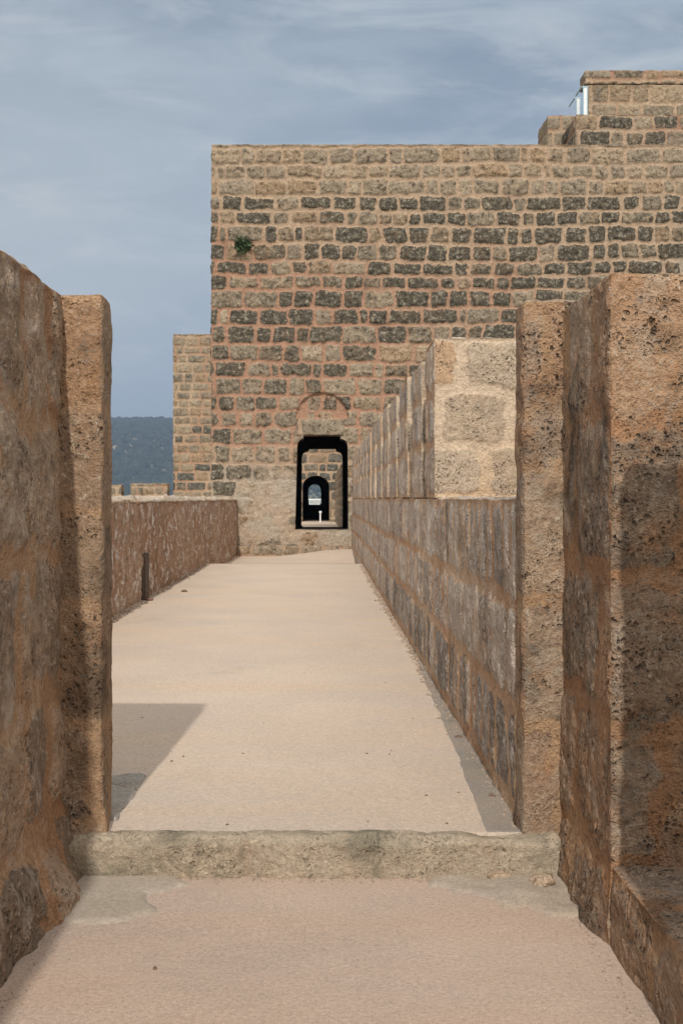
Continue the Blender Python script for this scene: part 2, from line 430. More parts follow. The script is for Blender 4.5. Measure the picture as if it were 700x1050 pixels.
# ---- left near wall with its cross wall (gateway jamb)
def flare_l(V):
    V = V.copy(); k = sm(.42, -.02, V[:, 2]) * sm(3.2, 4.7, V[:, 1]) * (V[:, 0] > -1.3)
    V[:, 0] += k * (.11 + .09 * fbm(V, 4.5, 4, 300)); return V
def flare_p(V):
    V = V.copy(); k = sm(.36, .0, V[:, 2]) * sm(5.2, 5.0, V[:, 1])
    V[:, 1] -= k * (.06 + .07 * fbm(V, 6, 3, 301)); V[:, 0] += k * (V[:, 0] > -1.15) * (.06 + .05 * fbm(V, 6, 3, 302)); return V
def flare_r(V):
    V = V.copy(); k = sm(.30, -.02, V[:, 2]) * (V[:, 0] < 1.2) * sm(3.6, 4.6, V[:, 1])
    V[:, 0] -= k * (.03 + .05 * fbm(V, 5, 4, 303)); return V
wl = empty('parapet_wall', (-1.45, 3.2, 0), 'tall rough brown stone wall at the left edge, ending in a narrow sunlit gateway pier', 'wall')
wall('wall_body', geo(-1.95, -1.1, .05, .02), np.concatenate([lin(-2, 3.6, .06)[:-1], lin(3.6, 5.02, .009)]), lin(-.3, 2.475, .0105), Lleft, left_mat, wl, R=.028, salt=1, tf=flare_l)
Ljl = Layout(seed=9, ch=.5, rows=[.2, .62, 1.15, 1.52, 1.98, 2.46], w=(.6, .9), m=.025, warp=.06, r=.05, soft=.05, depth=.005, rough=.010, offs=.006, bul=.2, dark=lambda c, z: .2 + 0 * c)
wall('pier', np.concatenate([lin(-2.95, -1.2, .06)[:-1], lin(-1.2, -.93, .009)]), lin(5.0, 5.25, .012), lin(-.3, 2.475, .01), Ljl, pier_mat, wl, R=.022, salt=2, tf=flare_p)

# ---- right near wall: crenel sill, merlon, pier
wr = empty('parapet_wall', (1.4, 4.2, 0), 'tall orange and brown pitted stone wall at the right edge with a low crenel sill', 'wall')
wall('crenel_sill', lin(1.04, 1.75, .012), np.concatenate([lin(-2, 3.1, .05)[:-1], lin(3.1, 4.2, .010)]), lin(-.3, .285, .010), Lnear, near_mat, wr, R=.022, salt=3)
wall('merlon', lin(1.035, 1.72, .009), lin(4.18, 5.03, .009), lin(-.3, 2.41, .0105), Lnear, near_mat, wr, R=.02, salt=4, tf=flare_r)
wall('merlon', lin(1.035, 1.72, .03), lin(1.3, 3.31, .03), lin(.2, 2.41, .03), Lnear, near_mat, wr, R=.02, salt=5)
Ljr = Layout(seed=12, ch=.5, rows=[.1, .62, 1.15, 1.72, 1.98, 2.46], w=(.6, .9), m=.03, warp=.06, r=.05, soft=.05, depth=.005, rough=.010, offs=.006, bul=.2, dark=lambda c, z: .25 + 0 * c)
wall('pier', np.concatenate([lin(.868, 1.12, .009)[:-1], lin(1.12, 1.75, .04)]), lin(5.0, 5.2, .012), lin(-.3, 2.445, .01), Ljr, near_mat, wr, R=.02, salt=6, tf=flare_r)

# ---- long right parapet with merlons
wp = empty('parapet_wall', (1.1, 20, 0), 'long grey parapet wall with a row of merlons running to the tower on the right of the walkway', 'wall')
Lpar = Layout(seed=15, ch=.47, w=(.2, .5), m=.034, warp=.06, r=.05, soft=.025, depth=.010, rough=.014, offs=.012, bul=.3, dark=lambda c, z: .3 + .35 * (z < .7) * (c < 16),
              rows=[.20, .66, 1.12, 1.6, 2.05, 2.45, 2.86])
wall('wall_base', lin(.866, 1.52, .05), geo(5.2, 35.0, .012, .06), lin(-1.2, 1.6, .016), Lpar, para_mat, wp, R=.018, tf=skew, salt=7)
Lm1 = Layout(seed=17, ch=.42, w=(.40, .62), m=.045, warp=.07, r=.05, soft=.014, depth=.014, rough=.010, offs=.008, bul=.3, rows=[1.6, 2.02, 2.42, 2.85],
             dark=lambda c, z: .25 + 0 * c)
mer = [(9.0, 9.75), (10.2, 11.35), (11.95, 13.2), (13.72, 15.0), (15.5, 16.8), (17.35, 18.75), (19.4, 20.7), (21.3, 22.6), (23.2, 24.5),
       (25.1, 26.4), (27.0, 28.3), (28.9, 30.2), (30.8, 32.1), (32.7, 34.0)]
for i, (a, b) in enumerate(mer):
    r = .012 if i == 0 else .022 + .0015 * i
    wall('merlon', lin(.864, 1.52, r), lin(a, b - (.07 if i else 0), r), lin(1.6, 2.84 + (0, -.04, .01, -.03, .02, -.02, .01, -.03, 0, .02, -.02, .01, 0, 0)[i], r), Lm1 if i == 0 else Lpar,
         para_mat, wp, R=.02 if i == 0 else .03, tf=skew, salt=20 + i, mat2=merlon_mat)  # end faces get the paler masonry, their sunlit brightness put into the colour

# ---- low left parapet
wlow = empty('parapet_wall', (-2.8, 20, 0), 'low rough rendered rubble wall with a pale worn top on the left of the walkway', 'wall')
def cap(u, v, P): return .55 + .35 * sm(-.3, .4, fbm(P, 1.7, 4, 61))
Llow = Layout(seed=23, ch=.3, w=(.22, .6), m=.03, warp=.22, r=.08, soft=.06, depth=.02, rough=.06, dark=lambda c, z: .3 + 0 * c, plaster=cap)
wall('wall_body', lin(-3.1, -2.49, .06), geo(5.2, 35.0, .02, .05), lin(-1.2, 1.54, .022), Llow, rubble_mat, wlow, R=.02, salt=40)
Lcap = Layout(seed=24, ch=2, rows=[-3, 1, 3], w=(.5, 1.4), m=.02, warp=.1, r=.04, soft=.03, depth=.02, rough=.045, low=1.2, dark=lambda c, z: .2 + 0 * c)
def sag(V):
    V = V.copy(); V[:, 2] += np.where(V[:, 2] > 1.55, -.012 + .016 * fbm(V, 1.6, 3, 19), .03 * fbm(V, 3.5, 4, 18)); return V
wall('coping', lin(-3.11, -2.482, .04), geo(5.22, 34.99, .025, .06), lin(1.525, 1.604, .02), Lcap, cap_mat, wlow, R=.045, salt=41, tf=sag)
# vertical drain slot low on its face: solid block, recess shade as dark colour
def bxmesh(name, x0, x1, y0, y1, z0, z1, mat, parent, bev=.004):
    import bmesh
    bm = bmesh.new(); bmesh.ops.create_cube(bm, size=1)
    for v in bm.verts:
        v.co.x = x0 if v.co.x < 0 else x1; v.co.y = y0 if v.co.y < 0 else y1; v.co.z = z0 if v.co.z < 0 else z1
    if bev: bmesh.ops.bevel(bm, geom=bm.edges[:], offset=bev, segments=2, affect='EDGES')
    me = bpy.data.meshes.new(name)
    if parent is not None: bmesh.ops.translate(bm, verts=bm.verts, vec=[-c for c in parent.location])
    bm.to_mesh(me); bm.free(); o = bpy.data.objects.new(name, me); C.objects.link(o); me.materials.append(mat)
    if parent is not None: o.parent = parent
    return o
bxmesh('drain_slot_shade_block', -2.6, -2.455, 16.45, 16.85, .12, .82, plug_mat, wlow, .02)

# ---- step
Lst = Layout(seed=31, ch=5, rows=[-2.2, 2.8], w=(3, 4), m=.01, warp=.05, r=.02, rough=.012, depth=.01, soft=.02, dark=lambda c, z: .45 + 0 * c)
st = wall('threshold_step', lin(-1.09, 1.03, .010), lin(4.945, 5.05, .009), lin(-.1, .163, .009), Lst, step_mat, None, R=.03, salt=50, edge=.7)
tag(st, 'worn grey green stone step across the gateway between the two piers', 'step')

# mortar aprons at the foot of the step, and a painted shade strip
def apron(name, pts, zmax, mat, label, cat, seed, res=.012, lumps=.02, base=.0, wob=.035):
    poly = np.array(pts); x0, y0 = poly.min(0) - .05; x1, y1 = poly.max(0) + .05
    gx, gy = np.meshgrid(lin(x0, x1, res), lin(y0, y1, res), indexing='ij'); nx, ny = gx.shape
    P = np.stack([gx.ravel(), gy.ravel(), np.zeros(nx * ny)], 1)
    Pw = P[:, :2] + wob * np.stack([fbm(P, 6, 3, seed), fbm(P, 6, 3, seed + 3)], 1)
    q = snap_outline(Pw, poly); d = np.hypot(*(Pw - q).T) * np.where(inside(Pw[:, 0], Pw[:, 1], poly), 1, -1)
    P[:, 2] = base + -.02 + (zmax + .02) * sm(-.06, .02, d) + lumps * sm(0, .08, d) * fbm(P, 5, 4, seed + 7)
    I = np.arange(nx * ny).reshape(nx, ny)
    qd = np.stack([I[:-1, :-1], I[1:, :-1], I[1:, 1:], I[:-1, 1:]], -1).reshape(-1, 4)
    qd = qd[(d[qd].max(1) > -.06)]
    cols = np.tile([.4, .5, .35, .35], (nx * ny, 1)); cols[:, 1] = np.clip(.5 + fbm(P, 4, 3, seed + 8), 0, 1)
    o = link_mesh(name, P, qd, cols, mat); return tag(o, label, cat)
apron('cement_or_shade_patch', [(-1.12, 4.36), (-.80, 4.44), (-.66, 4.56), (-.70, 4.72), (-.54, 4.82), (-.66, 4.98), (-1.12, 4.98)], .011, cement,
      'pale smooth cement patch on the floor at the left foot of the step', 'cement patch', 70, lumps=.006, wob=.06)
apron('cement_or_shade_patch', [(.48, 4.82), (.60, 4.74), (.70, 4.60), (.84, 4.62), (.92, 4.50), (1.06, 4.50), (1.06, 4.98), (.5, 4.98)], .012, cement,
      'lumpy pale mortar patch at the right foot of the step by the pier', 'cement patch', 75, lumps=.03, wob=.06)
apron('cement_or_shade_patch', [(.72, 5.04), (.88, 5.04), (.90, 12.5), (.87, 10.5), (.82, 8.6), (.775, 6.6)], .006, shade_strip_mat,  # dark colour stands in for a cast shadow along the parapet foot
      'long grey strip of painted shade along the foot of the right parapet, narrowing away from the step', 'cement patch', 79, lumps=.001, base=.16, wob=.012)
# plaster bulge at foot of left wall
def lump(name, c, r, mat, seed, label, cat, parent=None, n=40, amp=.3):
    th = np.linspace(0, 2 * np.pi, n, endpoint=False); ph = np.linspace(.0, np.pi, n // 2)
    T, H = np.meshgrid(th, ph, indexing='ij'); D = np.stack([np.cos(T) * np.sin(H), np.sin(T) * np.sin(H), np.cos(H)], -1).reshape(-1, 3)
    k = 1 + amp * fbm(D + seed, 1.6, 4, seed)
    V = np.array(c) + D * k[:, None] * np.array(r)
    m = n // 2; I = np.arange(n * m).reshape(n, m); J = np.roll(I, -1, 0)
    q = np.stack([I[:, :-1], I[:, 1:], J[:, 1:], J[:, :-1]], -1).reshape(-1, 4)
    cols = np.tile([.4, .7, .4, .4], (len(V), 1))
    o = link_mesh(name, V, q, cols, mat, parent)
    if label: tag(o, label, cat)
    return o

# paving stones let into the walkway behind the left pier
Lpv = Layout(seed=61, ch=.3, rows=[-4 + .24 * k for k in range(20)], w=(.3, .5), m=.02, warp=.03, r=.03, depth=.008, rough=.008, soft=.015, dark=lambda c, z: .3 + 0 * c)
pv = wall('paving_patch', lin(-1.5, -.89, .012), lin(5.2, 6.08, .015), lin(.1, .168, .02), Lpv, pave_mat, None, R=.03, salt=60)
tag(pv, 'patch of grey paving stones showing through the floor behind the left pier', 'paving')

# ---- main tower
D0 = 35.0; s0 = D0 / F
def X(px, D): return (px - 328) * D / F
def Z(py, D): return E + (511 - py) * D / F
TX0, TX1, TZ = X(216, D0), 12.8, Z(147, D0)
def arcpts(a, b, n=6, bulge=.35):
    a = np.array(a); b = np.array(b); o = []
    corner = np.array([b[0], a[1]])
    for t in np.linspace(0, 1, n):
        o.append((1 - t)**2 * a + 2 * t * (1 - t) * corner + t**2 * b)
    return [tuple(p) for p in o]
def shoulder(D, l0, l1, w0, w1, b0, b1, yt, ys, ye, yb):
    P = lambda x, y: (X(x, D), Z(y, D))
    L_ = [P(b0, yb), P(w0, ye)] + arcpts(P(l0, ys), P(w0, ye))[::-1][1:] + [P(l0, yt)]
    R_ = [P(l1, yt)] + arcpts(P(l1, ys), P(w1, ye)) + [P(b1, yb)]
    return np.array(L_ + R_)
door_p = shoulder(D0, 311, 349, 304.5, 356.5, 302.5, 357, 445.5, 450, 460, 543)
arc_c = (X(330, D0), Z(429.5, D0)); arc_r = 27 * s0
def dark_t(c, z):
    r = np.where(z > 10.75, .14, np.where(z > 6.2, .76, np.where(z > 4.2, .46, .25)))
    r = r + np.where((c > 6) & (z < 10.75) & (z > 7), .12, 0)
    r = np.where((c < -2.4) & (z > 1.5) & (z < 6), .65, r)
    return r
def red_t(u, v, P):
    lowp = sm(3.8, 2.6, v) * .5
    d = np.hypot(u - arc_c[0], v - arc_c[1]); ins = .35 * ((d < arc_r) & (v > arc_c[1]))
    return .30 + ins - lowp + .55 * sm(11, 7.5, v) * sm(9, 1, u) * sm(1.5, 3.5, v) + .35 * fbm(P, .35, 3, 4)
def plast_t(u, v, P):
    n = fbm(P, 1.1, 4, 44); d = np.hypot(u - arc_c[0], v - arc_c[1])
    return np.clip((.75 * (d < arc_r) * (np.abs(u - arc_c[0]) > .42) + .45 * (d < arc_r)) * (v > arc_c[1]) +sm(3.6, 2.2, v + .8 * n + .0 * u) * sm(-2.7, -2.0, u + .4 * n) * sm(4, 1.0, u) * sm(-.35, .35, n) * 1.1, 0, 1) * .85
def rec_t(u, v):
    d = np.hypot(u - arc_c[0], v - arc_c[1])
    return .09 * ((d < arc_r) & (v > arc_c[1])) * 1.0
Ltow = Layout(seed=101, ch=.49, cj=.16, w=(.42, 1.1), slow=.10, m=.047, warp=.085, r=.07, soft=.03, depth=.04, rough=.042,
              dark=dark_t, red=red_t, plaster=plast_t, recess=rec_t)
Lback = Layout(seed=103, ch=.5, w=(.5, 1.1), m=.05, warp=.06, depth=.03)
tw = empty('stone_tower', (4, 39, 0), 'large square tower of dark stones in tan mortar with a shouldered doorway, straight ahead', 'tower')
wall('front_wall', lin(TX0, TX1, .032), lin(35.0, 36.2, .2), np.concatenate([lin(-9, -.3, .3)[:-1], lin(-.3, TZ, .032)]), Ltow, tower_mat, tw, R=.06, hole=door_p, salt=100)
reveal('doorway', door_p, 35.03, 36.3, passage_shade_mat, tw)
exit_p = shoulder(42.0, 316, 344.8, 309, 351.4, 308.6, 351.6, 459.4, 462, 469, 541)
wall('back_wall', lin(TX0, TX1, .12), lin(42.0, 43.0, .25), lin(-9, TZ, .1), Lback, passage_shade_mat, tw, R=.05, hole=exit_p, salt=101)
reveal('doorway', exit_p, 41.99, 43.01, passage_shade_mat, tw)
wall('side_wall', lin(TX0, TX0 + 1.2, .2), lin(36.2, 42, .15), lin(-9, TZ, .15), Lback, tower_mat, tw, R=.05, salt=102)
wall('side_wall', lin(TX1 - 1.2, TX1, .2), lin(36.2, 42, .15), lin(-9, TZ, .15), Lback, tower_mat, tw, R=.05, salt=103)
wall('roof', lin(TX0 + .8, TX1 - .8, .4), lin(35.9, 42.3, .3), lin(TZ - 1.3, TZ - .6, .2), Lback, tower_mat, tw, R=.05, salt=104)
bxmesh('passage_floor', TX0 + 1, TX1 - 1, 36.0, 42.3, .1, .50, passage_shade_mat, tw, 0)
bxmesh('ceiling', TX0 + .9, TX1 - .9, 36.1, 42.2, 4.4, 4.7, passage_shade_mat, tw, 0)
Llin = Layout(seed=105, ch=5, rows=[-2, 3, 8], w=(4, 5), m=.01, warp=.05, r=.03, rough=.022, depth=.0, dark=lambda c, z: .5 + 0 * c, soft=.01)
wall('lintel', lin(X(304, D0), X(352.5, D0), .03), lin(34.95, 35.6, .05), lin(Z(446, D0), Z(430, D0), .03), Llin, tower_mat, tw, R=.03, salt=106)
# raised ground-course ledge beside the doorway foot
wall('foot_course', lin(X(243, D0), X(359, D0), .04), lin(34.9, 35.1, .05), lin(-.6, Z(559, D0), .04), Layout(seed=107, ch=.35, w=(.5, 1), m=.04, warp=.08, rough=.03, dark=lambda c, z: .2 + 0 * c), tower_mat, tw, R=.06, salt=107)

# ---- upper stages behind the front wall top
Lup = Layout(seed=110, ch=.55, cj=.08, w=(.6, 1.25), m=.05, warp=.08, r=.08, soft=.03, depth=.04, rough=.04,
             dark=lambda c, z: np.where(z < 14.1, .6, .25))
u1 = empty('roof_block', (10.5, 40, TZ - .6), 'stepped masonry block with a pale upper storey on the tower roof at top right', 'roof block')
wall('lower_stage', lin(X(590, 38), 12.6, .035), lin(38, 42.9, .05), lin(TZ - .65, Z(117, 38), .035), Lup, tower_mat, u1, R=.05, salt=111)
Lup2 = Layout(seed=112, ch=.62, cj=.05, w=(.6, 1.2), m=.05, warp=.05, r=.07, soft=.03, depth=.03, rough=.02, rows=[12.9, 13.6, 14.25, 14.95, 15.75],
              dark=lambda c, z: .2 + 0 * c)
wall('upper_stage', lin(X(602.5, 39.5), 12.6, .035), lin(39.5, 40.3, .06), lin(Z(117, 38), Z(86, 39.5), .035), Lup2, far_mat, u1, R=.05, salt=113)
wall('coping', lin(X(599.5, 39.5), 12.7, .035), lin(39.47, 40.35, .06), lin(Z(86, 39.5), Z(71.5, 39.5), .035), Lup2, tower_mat, u1, R=.06, salt=114)
u2 = wall('roof_turret', lin(X(561, 45), X(640, 45), .05), lin(45, 47, .1), lin(-9, Z(117.5, 45), .05), Lup2, far_mat, None, R=.07, salt=115)
tag(u2, 'small pale masonry pier rising behind the tower roof left of the stepped block', 'masonry pier')

# railing panels along the roof edge
for k, (x0, y0, yt, yb) in enumerate([(597.0, 39.6, 92, 113), (590.0, 41.9, 103, 120)]):
    xc, zb, zt = X(x0, y0), Z(117, 38), Z(yt, y0)
    e = empty('railing_panel', (xc, y0, zb), ['taller white railing panel in pale blue frame beside the pale upper storey',
              'lower white railing panel in pale blue frame farther left on the roof edge'][k], 'railing panel', 'railing panels on the tower roof')
    e2 = .045
    bxmesh('infill', xc - e2, xc + e2, y0 - .42, y0 - .39, zb + .35, zt - .06, white_paint, e, .004)
    bxmesh('post', xc - e2 - .035, xc - e2, y0 - .43, y0 - .38, zb - .02, zt, steel, e, .004)
    bxmesh('post', xc + e2, xc + e2 + .035, y0 - .43, y0 - .38, zb - .02, zt, steel, e, .004)
    bxmesh('rail', xc - e2, xc + e2, y0 - .425, y0 - .385, zt - .05, zt - .01, steel, e, .004)
    bxmesh('rail', xc - .14, xc - .10, y0 - .4, y0 + .5, zt - .05, zt - .01, steel, e, .004)

# ---- court behind the tower
crt = struct(sheet('court_floor', lin(-8, 8, .3), lin(43, 93, .3), lambda P: .30 + .01 * fbm(P, .5, 3, 5), floor_up, .5))
wc = wall('court_wall', lin(.84, 1.5, .08), lin(43.05, 64.9, .06), lin(.2, 2.95, .05), Layout(seed=120, ch=.4, w=(.4, .8)), far_mat, None, R=.04, salt=120)
tag(wc, 'plain stone parapet seen through the doorway at the right of the inner court', 'wall')

# ---- second tower
D2 = 65.0
def arch(xl, xr, yt, ysp, yb, D, n=12):
    xl, xr = X(xl, D), X(xr, D); zt, zs, zb = Z(yt, D), Z(ysp, D), Z(yb, D); c = (xl + xr) / 2; r = (xr - xl) / 2
    p = [(xl, zb)] + [(c - r * math.cos(t), zs + (zt - zs) * math.sin(t)) for t in np.linspace(0, math.pi, n)] + [(xr, zb)]
    return np.array(p)
a2 = arch(310, 337.5, 487.5, 499, 535.5, D2)
w2 = arch(316, 329, 496.5, 503, 517.5, 75)
t2 = empty('stone_tower', (2, 70, 0), 'distant paler tower with an arched opening, showing behind the main tower at its left', 'tower')
def dark2(c, z): return np.where((z > 2.0) & (z < 3.7), .6, np.where((z > 4.5) & (z < 5.6), .45, .2)) + np.where(np.abs(c) < 2, .35, 0)
Lt2 = Layout(seed=130, ch=.50, cj=.12, w=(.5, 1.1), m=.055, warp=.06, r=.08, soft=.04, depth=.04, rough=.025, dark=dark2)
wall('front_wall', np.concatenate([lin(X(177, D2), -2.2, .055)[:-1], lin(-2.2, 2.2, .045)[:-1], lin(2.2, 10, .3)]), lin(65, 66, .25),
     np.concatenate([lin(-9, -.2, .4)[:-1], lin(-.2, Z(342, D2), .05)]), Lt2, far_mat, t2, R=.07, hole=a2, salt=131)
reveal('archway', a2, 64.98, 66.02, far_mat, t2)
wall('back_wall', lin(X(177, D2), 10, .12), lin(75, 76, .25), lin(-9, Z(342, D2), .12), Lt2, passage_shade_mat, t2, R=.07, hole=w2, salt=132)
reveal('window', w2, 74.98, 76.02, far_mat, t2)
for x0 in (X(177, D2), 9.):
    wall('side_wall', lin(x0, x0 + 1, .25), lin(66, 75, .2), lin(-9, Z(342, D2), .2), Lt2, far_mat, t2, R=.07, salt=133)
wall('roof', lin(X(177, D2) + .5, 9.5, .4), lin(65.6, 75.4, .4), lin(9.2, 9.9, .3), Lt2, far_mat, t2, R=.07, salt=134)
bxmesh('ceiling', X(177, D2) + .9, 9.1, 65.9, 75.1, 3.6, 3.9, far_mat, t2, 0)
# white railing in the far window
DR = 92.
e = empty('window_railing', (X(322.5, DR), DR, .3), 'small white railing across the foot of the far arched window', 'railing')
xa, xb = X(309, DR), X(336, DR); zb, zt = Z(519, DR), Z(511.5, DR)
for k in range(2): bxmesh('rail', xa, xb, DR - .03, DR + .03, (zb + .02, zt - .1)[k], (zb + .14, zt)[k], white_paint, e, .01)
for k in range(14):
    xx = xa + (xb - xa) * (k + .2) / 14; bxmesh('baluster', xx, xx + .07, DR - .02, DR + .02, .3, zt - .05, white_paint, e, .01)
# slim white post in front of the archway
e = empty('marker_post', (X(328.3, 62), 62, .3), 'slim white post with a small head standing before the inner archway', 'post')
bxmesh('shaft', e.location.x - .035, e.location.x + .035, 61.97, 62.03, .3, Z(526, 62), white_paint, e, .015)
bxmesh('head', e.location.x - .08, e.location.x + .08, 61.94, 62.06, Z(526, 62), Z(524, 62), white_paint, e, .02)

# ---- distant battlement left
bt = empty('battlement', (-7.5, 50, -9), 'distant battlement with broad merlons above the low left wall', 'battlement')
Lb = Layout(seed=140, ch=.42, w=(.5, 1.0), m=.05, warp=.05, r=.07, soft=.04, depth=.03, rough=.02, dark=lambda c, z: .3 + 0 * c)
wall('wall_base', lin(-14, -6.0, .1), lin(50, 50.8, .2), lin(-9, 1.62, .1), Lb, far_mat, bt, R=.05, salt=141)
for k, (a, b, yt) in enumerate([(90, 124.5, 497), (133.5, 172, 495.5)]):
    wall('merlon', lin(X(a, 50), X(b, 50), .05), lin(50, 50.7, .1), lin(1.6, Z(yt, 50), .04), Lb, far_mat, bt, R=.05, salt=142 + k)
wall('merlon', lin(X(134, 50) , X(146, 50), .05), lin(49.9, 50.7, .1), lin(1.6, Z(500.5, 50), .04), Lb, far_mat, bt, R=.05, salt=146)

# ---- tuft growing from the tower face
def tuft(c, r, n, label, seed):
    rg = np.random.RandomState(seed); V = []; Q = []
    for k in range(n):
        d = rg.normal(size=3); d[1] = -abs(d[1]); d /= np.linalg.norm(d); L_ = r * rg.uniform(.4, 1)
        p = np.array(c) + d * L_ * np.array([1, .7, .8]); a = rg.normal(size=3) * .05; b = rg.normal(size=3) * .05
        i = len(V); V += [p, p + a, p + a + b, p + b]; Q.append([i, i + 1, i + 2, i + 3])
    o = link_mesh('wall_plant', V, Q, None, leaf_mat, None, False); return tag(o, label, 'plant')
tuft((X(249, D0), 34.95, Z(251, D0)), .24, 260, 'small dark green tuft growing from the upper left of the tower face', 3)

# ---- pebbles and leaf scraps
rg = random.Random(5)
def fl(px, py, up):
    h = 1.44 if up else 1.6
    D = h * F / (py - 511); return ((px - 328) * D / F, D, E - h)
peb = [(189, 607, 1, .045), (153, 616, 1, .05), (141, 617, 1, .03), (176, 781, 1, .008), (146, 736, 1, .006), (188, 776, 1, .006), (249, 773, 1, .006),
       (399, 774, 1, .006), (423, 737, 1, .006), (401, 770, 1, .005), (376, 773, 1, .006), (437, 816, 1, .007), (470, 813, 1, .006), (458, 845, 1, .007),
       (377, 843, 1, .005), (233, 846, 1, .006), (52, 939, 0, .013), (10, 996, 0, .009), (159, 994, 0, .009), (470, 757, 1, .02), (505, 818, 1, .016),
       (503, 816, 1, .012), (412, 640, 1, .03), (395, 700, 1, .005), (312, 690, 1, .006), (270, 742, 1, .005), (512, 902, 0, .045), (556, 908, 0, .06)]
def where(px, up): return ('upper' if up else 'lower')
txt = {0: 'larger brown pebble lying out on the upper walkway near the low left wall', 1: 'brown pebble beside the drain slot of the low left wall',
       2: 'small flat chip against the low left wall left of the drain slot', 16: 'dark scrap by the cement patch at the left foot of the step',
       17: 'tiny dark scrap at the lower left corner of the floor', 18: 'tiny dark scrap alone on the lower walkway left of the middle',
       19: 'stone chip against the right parapet foot, farther from the step', 20: 'larger of two stone chips against the right parapet foot near the step',
       21: 'smaller of two stone chips against the right parapet foot near the step', 26: 'small flat stone in the mortar patch at the right foot of the step', 27: 'larger flat stone in the mortar patch beside the right pier', 22: 'stone chip against the right parapet foot halfway along the walkway'}
for k, (px, py, up, r) in enumerate(peb):
    c = fl(px, py, up)
    rr = (r * rg.uniform(.8, 1.3), r * rg.uniform(.7, 1.2), r * .5)
    o = lump('pebble', (0, 0, 0), rr, (cap_mat if k > 25 else pebble_mat), 200 + k, txt.get(k, 'tiny dark grit speck on the sandy upper walkway'), 'pebble', n=12, amp=.45)
    o.location = (c[0], c[1], c[2] + r * .3)
    o['group'] = 'pebbles and grit on the walkways' if k in txt else 'grit specks scattered on the upper walkway'

# grit gathered along the wall feet, and weeds rooted there: uncountable
gr = np.random.RandomState(4); GV = []; GF = []
oc = np.array([(1, 0, 0), (-1, 0, 0), (0, 1, 0), (0, -1, 0), (0, 0, 1), (0, 0, -1)], float)
of = np.array([(0, 2, 4), (2, 1, 4), (1, 3, 4), (3, 0, 4), (2, 0, 5), (1, 2, 5), (3, 1, 5), (0, 3, 5)])
def bit(x, y, z, s):
    GF.append(of + 6 * len(GV)); GV.append(oc * np.array([s, s * gr.uniform(.6, 1.2), s * .5]) * gr.uniform(.6, 1.3, (6, 1)) + [x, y, z])
for k in range(1500):
    y = 5.1 + 20 * gr.rand() ** 1.5; x = .866 + .0027 * (y - 5) - abs(gr.normal()) * .035; bit(x, y, .163, gr.uniform(.002, .009) * (1 + y / 9))
for k in range(900):
    y = 5.3 + 20 * gr.rand() ** 1.3; x = -2.485 + abs(gr.normal()) * .05; bit(x, y, .163, gr.uniform(.003, .009) * (1 + y / 9))
for k in range(420):
    y = gr.uniform(3.0, 4.9); x = 1.0 - abs(gr.normal()) * .03 if k % 2 else -1.02 + abs(gr.normal()) * .05; bit(x, y, .004, gr.uniform(.001, .0045))
for k in range(260): bit(gr.uniform(-1, 1), 4.93 - abs(gr.normal()) * .03, .004, gr.uniform(.0015, .005))
for k in range(500): bit(gr.uniform(-2.4, .8), 5.1 + 10 * gr.rand() ** 1.5, .165, gr.uniform(.001, .0032))
for k in range(120): bit(gr.uniform(-.95, .95), gr.uniform(3.1, 4.9), .005, gr.uniform(.001, .003))
struct(link_mesh('grit', np.concatenate(GV), np.concatenate(GF), None, grit_mat, None, False), True)
WV = []; WF = []
for k in range(46):
    y = 5.6 + 9 * gr.rand(); x = .86 + .0027 * (y - 5) - .01
    if k < 26: y = 7.5 + 5 * gr.rand()
    for b_ in range(gr.randint(3, 9)):
        a_ = gr.uniform(0, 6.28); L_ = gr.uniform(.015, .05); w_ = .003; d_ = np.array([math.cos(a_) * .8 - .4, math.sin(a_), 1.0]) * L_
        p_ = np.array([x + gr.normal() * .01, y + gr.normal() * .02, .16]); i_ = len(WV)
        WV += [p_, p_ + [0, w_, 0], p_ + d_ + [0, w_, 0], p_ + d_]; WF.append([i_, i_ + 1, i_ + 2, i_ + 3])
dry = plain('dry_weed', (.17, .16, .075), .9, var=.4)
struct(link_mesh('weeds', WV, WF, None, dry, None, False), True)

# ---- ground, hills
def terrain():
    r = np.concatenate([np.linspace(0, 100, 12)[:-1], np.linspace(100, 1500, 40)[:-1], np.linspace(1500, 4600, 110)[:-1], np.linspace(4600, 6400, 12)])
    th = np.concatenate([np.linspace(-25, 25, 221)[:-1], np.linspace(25, 335, 110)]) * math.pi / 180
    R_, T = np.meshgrid(r, th, indexing='ij'); n, m = R_.shape
    P = np.stack([(R_ * np.sin(T)).ravel(), (R_ * np.cos(T)).ravel(), 0 * R_.ravel()], 1); rr = R_.ravel()
    z = -9 - 75 * sm(60, 900, rr)
    crest = 265 + 14 * fbm(P * [1, .35, 1], 1 / 900., 4, 3) + 5 * fbm(P, 1 / 160., 3, 4)
    z = z + (crest + 84) * sm(1300, 4100, rr) ** 1.15
    z = z + (26 * fbm(P, 1 / 420., 5, 9) + 5 * fbm(P, 1 / 70., 3, 11)) * sm(700, 1900, rr) * sm(4300, 3300, rr)
    P[:, 2] = z
    I = np.arange(n * m).reshape(n, m)
    q = np.stack([I[:-1, :-1], I[:-1, 1:], I[1:, 1:], I[1:, :-1]], -1).reshape(-1, 4)
    return P, q, (r, th)
P, q, _ = terrain()
mg = bpy.data.materials.new('scrub_hillside'); t = NT(mg); tc = t.new('ShaderNodeTexCoord').outputs['Object']
n1 = t.noise(tc, .006, 8, .65); n2 = t.noise(tc, .05, 6, .7)
col = t.ramp(n1, [(.38, (.10, .11, .06)), (.52, (.21, .19, .11)), (.66, (.36, .29, .18))])
col = t.mix(t.rng(n2, .5, .68), col, (.045, .055, .03))
t.out(col, .95, None, .1)
struct(link_mesh('hills', P, q, None, mg))
